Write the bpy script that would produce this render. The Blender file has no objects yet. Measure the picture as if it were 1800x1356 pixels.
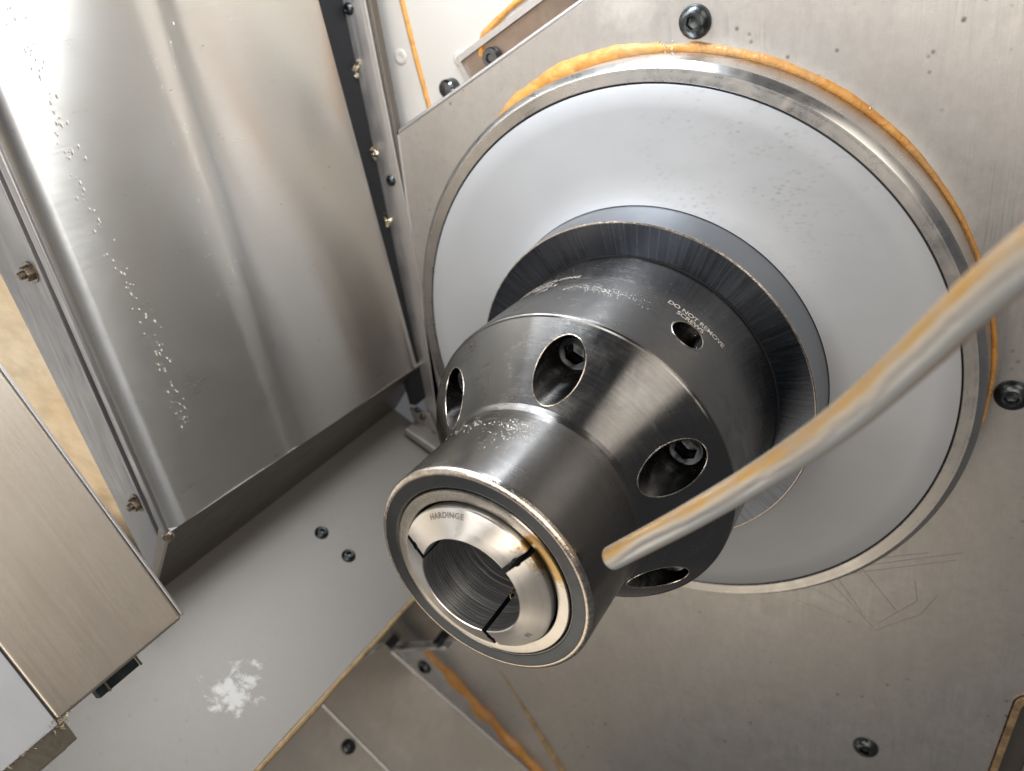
import bpy, bmesh, math, random
from mathutils import Vector, Matrix
import numpy as np

U = 0.04                      # one modelling unit = radius of the chuck nose, 40 mm
PI = math.pi
rnd = random.Random(7)
S = bpy.context.scene
C = S.collection

# ------------------------------------------------------------------ camera
cd = bpy.data.cameras.new('camera')
cam = bpy.data.objects.new('camera', cd)
C.objects.link(cam)
R = Matrix(((0.85584363, -0.12399423, 0.50215248),
            (0.49889388, 0.45413025, -0.73815351),
            (-0.13651586, 0.88226478, 0.45052445)))
cam.matrix_world = Matrix.Translation(Vector((3.32514497, -8.41785218, 4.27367828)) * U) @ R.to_4x4()
cd.sensor_width = 36.0
cd.lens = 36.0 * 1416.96 / 1800.0
cd.clip_start = 0.005
cd.clip_end = 50
cd.dof.use_dof = True
cd.dof.focus_distance = 7.3 * U
cd.dof.aperture_fstop = 11.5
S.camera = cam

# ------------------------------------------------------------------ world and lamps
w = bpy.data.worlds.new('World')
S.world = w
w.use_nodes = True
w.node_tree.nodes['Background'].inputs[0].default_value = (0.93, 0.95, 1.0, 1)
w.node_tree.nodes['Background'].inputs[1].default_value = 0.10
S.view_settings.view_transform = 'Standard'
S.view_settings.look = 'None'
S.view_settings.exposure = 0.0


def lamp(name, loc, target, sx, sy, power, col):
    l = bpy.data.lights.new(name, 'AREA')
    l.shape = 'RECTANGLE'
    l.size = sx * U
    l.size_y = sy * U
    l.energy = power
    l.color = col
    o = bpy.data.objects.new(name, l)
    C.objects.link(o)
    o.location = Vector(loc) * U
    d = Vector(target) - Vector(loc)
    o.rotation_euler = d.to_track_quat('-Z', 'Y').to_euler()
    o['label'] = 'work lamp'
    return o


lamp('machine_lamp', (-0.9, -1.75, 7.0), (-1.0, -1.6, 0), 2.6, 0.9, 0.60, (0.90, 0.95, 1.0))
lamp('corner_lamp', (-3.1, -2.9, 6.6), (-0.5, -3.0, 0.5), 1.3, 2.4, 0.20, (0.95, 0.97, 1.0))  # added fill that puts a bright highlight on the nose
lamp('side_lamp', (-17.0, -9.0, -2.5), (-5, -4.4, 0.5), 7.0, 9.0, 0.42, (1.0, 0.93, 0.82))  # unseen fill added to lift the recess at far left
lamp('left_lamp', (-3.0, -16.0, 8.0), (-2, -1, 0), 7.0, 6.0, 1.3, (1.0, 0.95, 0.88))
lamp('ceiling_lamp', (11.0, -9.0, 12.0), (-1, -1, 0), 8.0, 8.0, 0.95, (1.0, 0.91, 0.79))  # no known fixture: warm fill added to brighten cone and guard
lamp('lower_lamp', (-5.0, -14.0, -12.0), (0, 0, -4), 12.0, 9.0, 0.85, (1.0, 0.85, 0.66))  # added fill from below, warms the bottom of the wall
lamp('workshop_lamp', (6.0, -22.0, 4.0), (-1, -2, -1), 11.0, 9.0, 2.2, (1.0, 0.89, 0.76))

# ------------------------------------------------------------------ node helpers


class NT:
    def __init__(self, name):
        self.m = bpy.data.materials.new(name)
        self.m.use_nodes = True
        self.t = self.m.node_tree
        self.n = self.t.nodes
        self.b = self.n['Principled BSDF']
        tc = self.n.new('ShaderNodeTexCoord')
        v = self.n.new('ShaderNodeVectorMath')
        v.operation = 'SCALE'
        v.inputs['Scale'].default_value = 1.0 / U
        self.t.links.new(tc.outputs['Object'], v.inputs[0])
        self.co = v.outputs[0]

    def link(self, a, b):
        self.t.links.new(a, b)

    def put(self, sock, v):
        if hasattr(v, 'is_output'):
            self.link(v, sock)
        elif v is not None:
            sock.default_value = v

    def scale(self, co, s):
        v = self.n.new('ShaderNodeVectorMath')
        v.operation = 'MULTIPLY'
        self.put(v.inputs[0], co)
        v.inputs[1].default_value = s if hasattr(s, '__len__') else (s, s, s)
        return v.outputs[0]

    def noise(self, co, s, detail=3, rough=0.5, dist=0.0):
        n = self.n.new('ShaderNodeTexNoise')
        self.link(self.scale(co, s), n.inputs['Vector'])
        n.inputs['Scale'].default_value = 1.0
        n.inputs['Detail'].default_value = detail
        n.inputs['Roughness'].default_value = rough
        n.inputs['Distortion'].default_value = dist
        return n.outputs['Fac']

    def voro(self, co, s, feature='F1'):
        n = self.n.new('ShaderNodeTexVoronoi')
        n.feature = feature
        self.link(self.scale(co, s), n.inputs['Vector'])
        n.inputs['Scale'].default_value = 1.0
        return n.outputs['Distance']

    def ramp(self, f, stops):
        r = self.n.new('ShaderNodeValToRGB')
        e = r.color_ramp.elements
        while len(e) < len(stops):
            e.new(0.5)
        for i, (p, c) in enumerate(stops):
            e[i].position = p
            e[i].color = (c, c, c, 1) if not hasattr(c, '__len__') else (*c, 1)
        self.link(f, r.inputs['Fac'])
        return r.outputs['Color']

    def math(self, op, a, b=None, clamp=False):
        m = self.n.new('ShaderNodeMath')
        m.operation = op
        m.use_clamp = clamp
        self.put(m.inputs[0], a)
        if b is not None:
            self.put(m.inputs[1], b)
        return m.outputs[0]

    def rng(self, f, a, b, c, d):
        m = self.n.new('ShaderNodeMapRange')
        self.put(m.inputs['Value'], f)
        for k, v in zip(('From Min', 'From Max', 'To Min', 'To Max'), (a, b, c, d)):
            m.inputs[k].default_value = v
        return m.outputs['Result']

    def mix(self, f, a, b, mode='MIX'):
        m = self.n.new('ShaderNodeMix')
        m.data_type = 'RGBA'
        m.blend_type = mode
        self.put(m.inputs[0], f)
        for s, v in ((m.inputs[6], a), (m.inputs[7], b)):
            if hasattr(v, 'is_output'):
                self.link(v, s)
            else:
                s.default_value = (*v, 1)
        return m.outputs[2]

    def bump(self, h, strength, dist, prev=None):
        b = self.n.new('ShaderNodeBump')
        b.inputs['Strength'].default_value = strength
        b.inputs['Distance'].default_value = dist * U
        self.put(b.inputs['Height'], h)
        if prev is not None:
            self.link(prev, b.inputs['Normal'])
        return b.outputs['Normal']

    def tangent(self, axis=None):
        t = self.n.new('ShaderNodeTangent')
        if axis:
            t.direction_type = 'RADIAL'
            t.axis = axis
        else:
            t.direction_type = 'UV_MAP'
        return t.outputs[0]

    def polar(self):
        """(radial direction * 1, radius, depth) about the spindle axis (object Y)."""
        s = self.n.new('ShaderNodeSeparateXYZ')
        self.link(self.co, s.inputs[0])
        c = self.n.new('ShaderNodeCombineXYZ')
        self.link(s.outputs[0], c.inputs[0])
        self.link(s.outputs[2], c.inputs[2])
        nv = self.n.new('ShaderNodeVectorMath')
        nv.operation = 'NORMALIZE'
        self.link(c.outputs[0], nv.inputs[0])
        ln = self.n.new('ShaderNodeVectorMath')
        ln.operation = 'LENGTH'
        self.link(c.outputs[0], ln.inputs[0])
        rd = self.n.new('ShaderNodeCombineXYZ')
        self.link(ln.outputs['Value'], rd.inputs[0])
        self.link(s.outputs[1], rd.inputs[1])
        return nv.outputs[0], ln.outputs['Value'], rd.outputs[0], s

    def out(self, col=None, metal=None, rough=None, normal=None, **kw):
        b = self.b
        if col is not None:
            self.put(b.inputs['Base Color'], (*col, 1) if not hasattr(col, 'is_output') else col)
        self.put(b.inputs['Metallic'], metal)
        self.put(b.inputs['Roughness'], rough)
        if normal is not None:
            self.link(normal, b.inputs['Normal'])
        for k, v in kw.items():
            self.put(b.inputs[k.replace('_', ' ')], v)
        return self.m


def steel_sheet(name, col, rough, grain,  aniso=0.6, stains=0.25, spots=0.0, wave=0.0, rot=0.0, tint=(0.9, 0.8, 0.66), metal=1.0, gs=0.12, bs=0.15, ms=0.05, rs=0.07, mott=0.0, ang=0.0, patch=None):
    """brushed stainless sheet; grain = stretch of the brush lines (small = along the line)"""
    t = NT(name)
    gco = t.co
    if ang:
        vr = t.n.new('ShaderNodeVectorRotate')
        vr.rotation_type = 'Y_AXIS'
        vr.inputs['Angle'].default_value = ang
        t.link(t.co, vr.inputs['Vector'])
        gco = vr.outputs[0]
    g = t.noise(gco, grain, 4, 0.6)
    g2 = t.noise(gco, tuple(x * 0.23 for x in grain), 3, 0.6)
    big = t.noise(t.co, 0.55, 4, 0.55, 0.4)
    mid = t.noise(t.co, 3.1, 5, 0.65, 0.3)
    c = t.mix(t.rng(big, 0.35, 0.75, 0, stains), col, tuple(a * b for a, b in zip(col, tint)))
    c = t.mix(t.rng(g, 0.3, 0.7, 0.0, gs), c, tuple(x * 0.6 for x in col))
    if mott:
        m2 = t.noise(t.co, 9.0, 6, 0.75, 0.2)
        m3 = t.noise(t.scale(t.co, (1.0, 1.0, 0.5)), 2.2, 4, 0.6, 0.8)
        c = t.mix(t.rng(m2, 0.42, 0.7, 0, mott), c, tuple(x * 0.72 for x in col))
        c = t.mix(t.rng(m3, 0.45, 0.7, 0, mott), c, tuple(x * 0.80 for x in col))
        gl = t.math('MULTIPLY', t.rng(t.voro(t.co, 22.0), 0.03, 0.12, 1, 0), t.rng(t.noise(t.co, 1.7, 2), 0.45, 0.6, 0, 0.5))
        c = t.mix(gl, c, (0.95, 0.95, 0.95))
        sc = t.math('MULTIPLY', t.rng(t.noise(t.scale(t.co, (0.55, 1, 14.0)), 1.3, 2, 0.5, 0.6), 0.70, 0.74, 0, 0.35), t.rng(m3, 0.5, 0.6, 0, 1))
        c = t.mix(sc, c, (0.9, 0.9, 0.9))
    if patch:
        dp = t.n.new('ShaderNodeVectorMath')
        dp.operation = 'LENGTH'
        sp2 = t.n.new('ShaderNodeVectorMath')
        sp2.operation = 'SUBTRACT'
        t.link(t.co, sp2.inputs[0])
        sp2.inputs[1].default_value = patch[:3]
        t.link(t.scale(sp2.outputs[0], patch[3]), dp.inputs[0])
        pn = t.math('ADD', t.rng(t.noise(t.co, patch[4], 4, 0.65, 0.3), 0.3, 0.7, -patch[5], patch[5]), dp.outputs['Value'])
        c = t.mix(t.rng(pn, 0.35, 1.25, patch[6], 0), c, (0.80, 0.80, 0.79))
    if spots:
        v = t.voro(t.co, 5.5)
        mask = t.noise(t.co, 0.8, 2)
        f = t.math('MULTIPLY', t.rng(v, 0.05, 0.16, 1, 0), t.rng(mask, 0.48, 0.62, 0, spots))
        c = t.mix(f, c, (0.12, 0.09, 0.07))
    r = t.math('ADD', t.rng(g, 0.3, 0.7, rough - rs, rough + rs), t.rng(mid, 0.3, 0.7, -ms, ms))
    h = t.math('ADD', t.math('MULTIPLY', g, 0.7), t.math('MULTIPLY', g2, 0.5))
    nrm = t.bump(h, bs, 0.003)
    if wave:
        nrm = t.bump(t.noise(t.co, (0.6, 0.6, 0.35), 2, 0.4), 1.0, wave, nrm)
    return t.out(c, metal, r, nrm, Anisotropic=aniso, Anisotropic_Rotation=rot, Tangent=t.tangent())


def dark_metal(name, col, rough, ring=60.0, radial=False, aniso=0.5, wear=0.3, stain=None, pit=1.0, groove=0.18):
    t = NT(name)
    nv, rad, rd, s = t.polar()
    if radial:
        cm = t.n.new('ShaderNodeVectorMath')
        cm.operation = 'ADD'
        t.link(t.scale(nv, 75.0), cm.inputs[0])
        t.link(t.scale(rd, 1.3), cm.inputs[1])
        g = t.noise(cm.outputs[0], 1.0, 6, 0.75)
        patch = t.noise(t.co, 1.6, 4, 0.6)
        c = t.mix(t.rng(g, 0.35, 0.7, 0.0, 0.8), tuple(x * 0.65 for x in col), tuple(min(1, x * 1.35) for x in col))
        r = t.math('ADD', t.rng(g, 0.3, 0.7, rough - 0.05, rough + 0.07), t.rng(patch, 0.3, 0.7, -0.05, 0.05))
        nrm = t.bump(g, 0.4, 0.003)
        return t.out(c, 1.0, r, nrm, Anisotropic=aniso, Anisotropic_Rotation=0.25, Tangent=t.tangent('Y'))
    g = t.noise(rd, ring, 4, 0.7)
    big = t.noise(t.co, 1.1, 4, 0.6, 0.3)
    smear = t.noise(t.co, 3.4, 5, 0.7, 0.6)
    c = t.mix(t.rng(big, 0.35, 0.7, 0, wear), col, tuple(x * 0.75 for x in col))
    c = t.mix(t.rng(smear, 0.5, 0.8, 0, wear), c, (col[0] * 1.25, col[1] * 1.12, col[2] * 0.98))
    if stain:
        ds = t.n.new('ShaderNodeVectorMath')
        ds.operation = 'DISTANCE'
        t.link(t.co, ds.inputs[0])
        ds.inputs[1].default_value = stain[:3]
        sn = t.math('ADD', t.rng(ds.outputs['Value'], 0.0, stain[3], 1.0, 0.0), t.rng(t.noise(t.co, 9.0, 5, 0.7), 0.3, 0.7, -0.4, 0.4))
        c = t.mix(t.rng(sn, 0.35, 0.65, 0, 0.85), c, (0.42, 0.26, 0.07))
    r = t.math('ADD', t.rng(g, 0.3, 0.7, rough - 0.03, rough + 0.04), t.rng(smear, 0.35, 0.75, -0.05 * pit, 0.09 * pit))
    nrm = t.bump(g, groove, 0.002)
    return t.out(c, 1.0, r, nrm, Anisotropic=aniso, Anisotropic_Rotation=0.25, Tangent=t.tangent('Y'))


# ------------------------------------------------------------------ materials
M = {}
M['wall'] = steel_sheet('brushed_steel_wall', (0.565, 0.555, 0.55), 0.42, (60, 60, 1.0), 0.45, 0.25, 0.85, 0.0, 0.0, metal=0.88, gs=0.12, bs=0.12, ms=0.05, mott=0.5, patch=(-0.28, 0.0, 3.86, (3.3, 1, 4.0), 5.5, 0.45, 0.5))
M['guard'] = steel_sheet('brushed_steel_guard', (0.72, 0.70, 0.665), 0.30, (80, 1.5, 80), 1.0, 0.3, 0.0, 0.0, 0.25, ms=0.015, bs=0.015, rs=0.02, gs=0.08)
M['ledge'] = steel_sheet('dull_steel_ledge', (0.265, 0.25, 0.232), 0.52, (30, 24, 30), 0.0, 0.12, 0.2, 0.0, metal=0.55, gs=0.03, bs=0.04, ms=0.0, rs=0.02, patch=(-3.47, -4.85, -2.38, (5.0, 4.2, 5.0), 7.0, 1.2, 0.38))
M['cover'] = steel_sheet('brushed_steel_cover', (0.76, 0.70, 0.62), 0.42, (40, 40, 0.8), 0.45, 0.35, 0.0, 0.0, 0.0, ms=0.015, bs=0.08, gs=0.25, rs=0.04, ang=math.radians(27))
M['plate'] = steel_sheet('steel_plate', (0.78, 0.75, 0.70), 0.40, (10, 5, 10), 0.0, 0.4, 0.0, 0.16, metal=0.85, bs=0.05)
M['strip'] = steel_sheet('steel_strip', (0.62, 0.62, 0.64), 0.45, (20, 20, 2), 0.3, 0.2)
M['flangesteel'] = steel_sheet('pale_steel_flange', (0.60, 0.62, 0.66), 0.45, (20, 20, 2), 0.2, 0.2, metal=0.35)
M['stained'] = steel_sheet('oil_stained_steel', (0.58, 0.50, 0.37), 0.26, (2, 2, 5), 0.0, 0.9, 0.3, 0.16, 0, (0.75, 0.55, 0.30), metal=1.0, ms=0.03, gs=0.05, bs=0.0)  # tan stain colour also stands in for golden reflections
M['shade'] = steel_sheet('dark_steel', (0.24, 0.225, 0.21), 0.45, (8, 3, 8), 0.0, 0.3)  # plate under the ledge uses it as painted shade, elsewhere plain dark steel
M['body'] = dark_metal('hardened_chuck_steel', (0.19, 0.188, 0.187), 0.23, 40, aniso=0.88)
M['flange'] = dark_metal('radially_ground_flange', (0.11, 0.125, 0.155), 0.25, radial=True, aniso=0.5)
M['spindle'] = dark_metal('spindle_grey', (0.36, 0.38, 0.41), 0.33, 60, aniso=0.3)
M['face'] = dark_metal('turned_face', (0.085, 0.096, 0.112), 0.34, 38, aniso=0.6)
M['collet'] = dark_metal('collet_steel', (0.84, 0.81, 0.77), 0.30, 30, aniso=0.75, wear=0.08, pit=0.3, groove=0.5, stain=(0.58, -4.4, 0.44, 0.26))
M['liner'] = dark_metal('liner_steel', (0.58, 0.565, 0.54), 0.25, 40, aniso=0.6, wear=0.25, stain=(0.66, -4.4, 0.36, 0.42))
M['rim'] = dark_metal('ring_steel', (0.56, 0.555, 0.55), 0.30, 30, aniso=0.6, wear=0.5)


def bore_mat():
    t = NT('machined_bore')
    nv, rad, rd, s = t.polar()
    # slightly helical tool marks
    c = t.n.new('ShaderNodeCombineXYZ')
    hx = t.math('ADD', t.math('MULTIPLY', s.outputs[1], 95.0), t.math('MULTIPLY', s.outputs[0], 3.0))
    t.link(hx, c.inputs[0])
    t.link(t.math('MULTIPLY', s.outputs[2], 1.2), c.inputs[1])
    g = t.noise(c.outputs[0], 1.0, 3, 0.8)
    col = t.mix(t.rng(g, 0.45, 0.7, 0, 1), (0.30, 0.305, 0.32), (0.75, 0.76, 0.78))
    return t.out(col, 1.0, t.rng(g, 0.3, 0.7, 0.34, 0.50), t.bump(g, 0.7, 0.012), Anisotropic=0.5, Anisotropic_Rotation=0.25, Tangent=t.tangent('Y'))


M['bore'] = bore_mat()


def white_disc_mat():
    t = NT('light_grey_plate')
    nv, rad, rd, s = t.polar()
    fine = t.noise(t.co, 60, 3, 0.7)
    big = t.noise(t.co, 1.1, 4, 0.5)
    v = t.voro(t.scale(t.co, (1, 1, 1.8)), 13.0)
    cd_ = t.n.new('ShaderNodeVectorMath')
    cd_.operation = 'DISTANCE'
    t.link(t.co, cd_.inputs[0])
    cd_.inputs[1].default_value = (1.15, 0.0, 2.2)
    near = t.rng(cd_.outputs['Value'], 0.6, 1.7, 1.0, 0.0)
    msk = t.rng(t.noise(t.co, 4.0, 4, 0.7), 0.45, 0.65, 0, 1)
    f = t.math('MULTIPLY', t.math('MULTIPLY', t.rng(v, 0.10, 0.48, 1, 0), near), t.math('MULTIPLY', msk, 0.95))
    c = t.mix(t.rng(big, 0.3, 0.7, 0, 1), (0.40, 0.415, 0.44), (0.435, 0.45, 0.475))
    c = t.mix(f, c, (0.28, 0.29, 0.30))
    smear = t.math('MULTIPLY', t.rng(t.noise(t.scale(t.co, (1, 1, 2.2)), 2.3, 5, 0.7), 0.48, 0.75, 0, 0.45), t.rng(cd_.outputs['Value'], 0.5, 2.2, 1, 0))
    c = t.mix(smear, c, (0.34, 0.35, 0.36))
    return t.out(c, 0.25, 0.52, t.bump(fine, 0.25, 0.004))


M['disc'] = white_disc_mat()


def plain(name, col, rough=0.5, metal=0.0, var=0.15, sc=3.0, bumps=0.0, **kw):
    t = NT(name)
    n = t.noise(t.co, sc, 5, 0.6, 0.3)
    c = t.mix(t.rng(n, 0.3, 0.7, 0, 1), tuple(x * (1 - var) for x in col), tuple(min(1, x * (1 + var)) for x in col))
    nrm = t.bump(t.noise(t.co, sc * 4, 4, 0.6), 0.6, bumps) if bumps else None
    return t.out(c, metal, t.rng(n, 0.3, 0.7, max(0.02, rough - 0.08), rough + 0.08), nrm, **kw)


def sealant_mat():
    t = NT('amber_sealant')
    n = t.noise(t.co, 6, 5, 0.6, 0.5)
    n2 = t.noise(t.co, 1.7, 3)
    c = t.mix(t.rng(n, 0.35, 0.7, 0, 1), (0.50, 0.215, 0.04), (0.64, 0.33, 0.09))
    c = t.mix(t.rng(n2, 0.5, 0.7, 0, 0.5), c, (0.36, 0.26, 0.15))
    return t.out(c, 0.0, 0.38, t.bump(t.noise(t.co, 14, 4, 0.6, 0.5), 0.7, 0.02, t.bump(n, 0.7, 0.03)))


M['sealant'] = sealant_mat()
M['cream'] = plain('cream_paint', (0.52, 0.50, 0.47), 0.35, 0, 0.03, 0.8, 0.0)
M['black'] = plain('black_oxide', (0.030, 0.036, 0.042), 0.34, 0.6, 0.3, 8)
M['blackscrew'] = plain('black_oxide_screw', (0.085, 0.095, 0.10), 0.30, 1.0, 0.3, 8, 0.003)
M['rubber'] = plain('black_rubber', (0.006, 0.0065, 0.008), 0.7, 0, 0.3, 8)  # near-black laid into gaps to stand in for their shade
M['bolt'] = plain('bolt_steel', (0.11, 0.118, 0.13), 0.2, 1.0, 0.2, 5, 0.002)
M['nut'] = plain('worn_bolt', (0.40, 0.33, 0.27), 0.3, 1.0, 0.4, 20, 0.01)
M['etch'] = plain('etched_lettering', (0.62, 0.56, 0.50), 0.45, 0.4, 0.2, 40)
M['stamp'] = plain('stamped_lettering', (0.30, 0.27, 0.25), 0.5, 0.8, 0.35, 60)
M['bright'] = plain('polished_chamfer', (0.58, 0.52, 0.46), 0.22, 1.0, 0.3, 22, 0.003)
M['drop'] = plain('coolant_drops', (0.6, 0.6, 0.58), 0.06, 0.6, 0.1, 3)
M['dropd'] = plain('dried_coolant_drops', (0.85, 0.82, 0.75), 0.4, 0.0, 0.1, 6)
M['chip'] = plain('metal_chips', (0.62, 0.54, 0.40), 0.3, 0.9, 0.4, 30, 0.01)
M['brown'] = plain('brown_steel', (0.26, 0.205, 0.17), 0.35, 0.9, 0.3, 2)
M['gold'] = plain('amber_edge', (0.62, 0.42, 0.24), 0.25, 0.8, 0.35, 7)
M['whitepart'] = plain('pale_grey_casting', (0.55, 0.57, 0.60), 0.4, 0, 0.12, 5, 0.01)
M['brownseal'] = plain('brown_sealant', (0.36, 0.25, 0.13), 0.35, 0, 0.35, 6, 0.02)
M['rough'] = steel_sheet('sawn_edge', (0.30, 0.27, 0.22), 0.45, (45, 45, 5), 0.0, 0.3, 0, 0.0)
M['scratch'] = plain('scratch_line', (0.27, 0.24, 0.22), 0.5, 0.9, 0.2, 9)
M['smear'] = plain('dried_coolant', (0.56, 0.55, 0.55), 0.42, 0.6, 0.15, 9, 0.01)
M['splash'] = plain('coolant_splash', (0.36, 0.36, 0.355), 0.45, 0.4, 0.2, 4)


def pipe_mat():
    t = NT('oil_tinted_pipe')
    uvn = t.n.new('ShaderNodeUVMap')
    s = t.n.new('ShaderNodeSeparateXYZ')
    t.link(uvn.outputs[0], s.inputs[0])
    wob = t.noise(t.co, 1.6, 3)
    v = t.math('ADD', s.outputs[1], t.rng(wob, 0.3, 0.7, -0.03, 0.03))
    # oil runs plus a painted silver highlight, lengthwise (uv.y goes round the pipe)
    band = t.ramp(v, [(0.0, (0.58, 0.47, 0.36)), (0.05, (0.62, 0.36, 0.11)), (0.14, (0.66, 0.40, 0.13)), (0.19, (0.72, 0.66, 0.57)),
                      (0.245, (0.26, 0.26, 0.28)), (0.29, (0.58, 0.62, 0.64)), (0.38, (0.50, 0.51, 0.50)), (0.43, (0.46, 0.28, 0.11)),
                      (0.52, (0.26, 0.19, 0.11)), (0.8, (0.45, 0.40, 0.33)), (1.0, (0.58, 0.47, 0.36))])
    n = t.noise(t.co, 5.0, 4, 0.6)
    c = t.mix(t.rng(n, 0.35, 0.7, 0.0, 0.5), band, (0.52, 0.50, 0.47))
    return t.out(c, 0.5, 0.40, t.bump(t.noise(t.co, 8, 3), 0.15, 0.006), Coat_Weight=0.15, Coat_Roughness=0.2)


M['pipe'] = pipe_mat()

# ------------------------------------------------------------------ object helpers


def thing(name, label, cat, loc=(0, 0, 0), group=None, kind=None):
    o = bpy.data.objects.new(name, None)
    C.objects.link(o)
    o.empty_display_size = 0.02
    o.location = Vector(loc) * U
    o['label'] = label
    o['category'] = cat
    if group:
        o['group'] = group
    if kind:
        o['kind'] = kind
    return o


def wloc(o):
    p = Vector((0, 0, 0))
    while o is not None:
        p += o.location
        o = o.parent
    return p


def mesh_obj(name, verts, faces, mat, parent=None, origin=(0, 0, 0), smooth=None, uv=None, label=None):
    """verts in world units of U; origin = where the object's origin goes (units of U)"""
    org = Vector(origin)
    me = bpy.data.meshes.new(name)
    me.from_pydata([tuple((Vector(v) - org) * U) for v in verts], [], faces)
    me.validate()
    bm = bmesh.new()
    bm.from_mesh(me)
    bmesh.ops.recalc_face_normals(bm, faces=bm.faces)
    bm.to_mesh(me)
    bm.free()
    l = me.uv_layers.new(name='UVMap')
    if uv is None:
        # planar uv: u runs along world Y where possible, else X, so that brushing has a direction
        for p in me.polygons:
            n = p.normal
            a = Vector((0, 1, 0)) if abs(n.y) < 0.8 else Vector((1, 0, 0))
            t = (a - n * a.dot(n)).normalized()
            b = n.cross(t)
            for li in p.loop_indices:
                co = me.vertices[me.loops[li].vertex_index].co
                l.data[li].uv = (co.dot(t) / U, co.dot(b) / U)
    else:
        for p in me.polygons:
            for li in p.loop_indices:
                l.data[li].uv = uv[me.loops[li].vertex_index]
    me.materials.append(mat)
    if smooth is not None:
        me.shade_smooth()
        me.set_sharp_from_angle(angle=math.radians(smooth))
    o = bpy.data.objects.new(name, me)
    C.objects.link(o)
    if parent is not None:
        o.parent = parent
        o.location = org * U - wloc(parent)
    else:
        o.location = org * U
    if label:
        o['label'] = label
    return o


def lathe_data(prof, seg=192, a0=0.0, a1=2 * PI, closed=False, c=(0, 0)):
    full = abs(a1 - a0 - 2 * PI) < 1e-6
    n = seg if full else seg + 1
    V = []
    F = []
    for (y, r) in prof:
        for i in range(n):
            a = a0 + (a1 - a0) * i / seg
            V.append((c[0] + r * math.cos(a), y, c[1] + r * math.sin(a)))
    m = len(prof)
    for j in range(m if closed else m - 1):
        k = (j + 1) % m
        for i in range(seg):
            i2 = (i + 1) % n if full else i + 1
            F.append((j * n + i, j * n + i2, k * n + i2, k * n + i))
    if closed and not full:
        F.append(tuple(j * n for j in range(m)))
        F.append(tuple(j * n + n - 1 for j in range(m)))
    return V, F


def lathe(name, prof, mat, parent, seg=192, closed=False, smooth=25, label=None):
    V, F = lathe_data(prof, seg, closed=closed)
    return mesh_obj(name, V, F, mat, parent, smooth=smooth, label=label)


def prism(name, poly, vec, mat, parent=None, bevel=0.0, label=None, seg=2):
    """poly: 3-D polygon, extruded by vec"""
    n = len(poly)
    V = [Vector(p) for p in poly] + [Vector(p) + Vector(vec) for p in poly]
    F = [tuple(range(n)), tuple(range(2 * n - 1, n - 1, -1))] + [(i, (i + 1) % n, n + (i + 1) % n, n + i) for i in range(n)]
    o = mesh_obj(name, V, F, mat, parent, label=label)
    if bevel:
        md = o.modifiers.new('bevel', 'BEVEL')
        md.width = bevel * U
        md.segments = seg
        md.limit_method = 'ANGLE'
        md.harden_normals = True
        o.data.shade_smooth()
        o.data.set_sharp_from_angle(angle=math.radians(30))
    return o


def tube_data(pts, rad, seg=10, squash=None):
    """swept tube; rad number or list"""
    P = [Vector(p) for p in pts]
    n = len(P)
    V, F, UV = [], [], []
    prev = None
    for i, p in enumerate(P):
        t = (P[min(i + 1, n - 1)] - P[max(i - 1, 0)]).normalized()
        if prev is None:
            a = Vector((0, 0, 1)) if abs(t.z) < 0.9 else Vector((1, 0, 0))
            x = (a - t * a.dot(t)).normalized()
        else:
            x = (prev - t * prev.dot(t)).normalized()
        prev = x
        y = t.cross(x)
        r = rad[i] if hasattr(rad, '__len__') else rad
        for k in range(seg + 1):
            a = 2 * PI * k / seg
            V.append(p + (x * math.cos(a) + y * math.sin(a)) * r)
            UV.append((i / n, k / seg))
    m = seg + 1
    for i in range(n - 1):
        for k in range(seg):
            F.append((i * m + k, i * m + k + 1, (i + 1) * m + k + 1, (i + 1) * m + k))
    F.append(tuple(range(seg)))
    F.append(tuple((n - 1) * m + k for k in range(seg)))
    return V, F, UV


def tube(name, pts, rad, mat, parent=None, seg=10, label=None, smooth=50):
    V, F, UV = tube_data(pts, rad, seg)
    o = mesh_obj(name, V, F, mat, parent, uv=UV, label=label)
    bm = bmesh.new()
    bm.from_mesh(o.data)
    bm.to_mesh(o.data)
    bm.free()
    o.data.shade_smooth()
    o.data.set_sharp_from_angle(angle=math.radians(smooth))
    return o


def frame_from(nrm, up=(0, 0, 1)):
    n = Vector(nrm).normalized()
    u = Vector(up)
    if abs(u.dot(n)) > 0.95:
        u = Vector((1, 0, 0))
    x = (u.cross(n)).normalized()
    y = n.cross(x)
    return x, y, n


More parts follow.
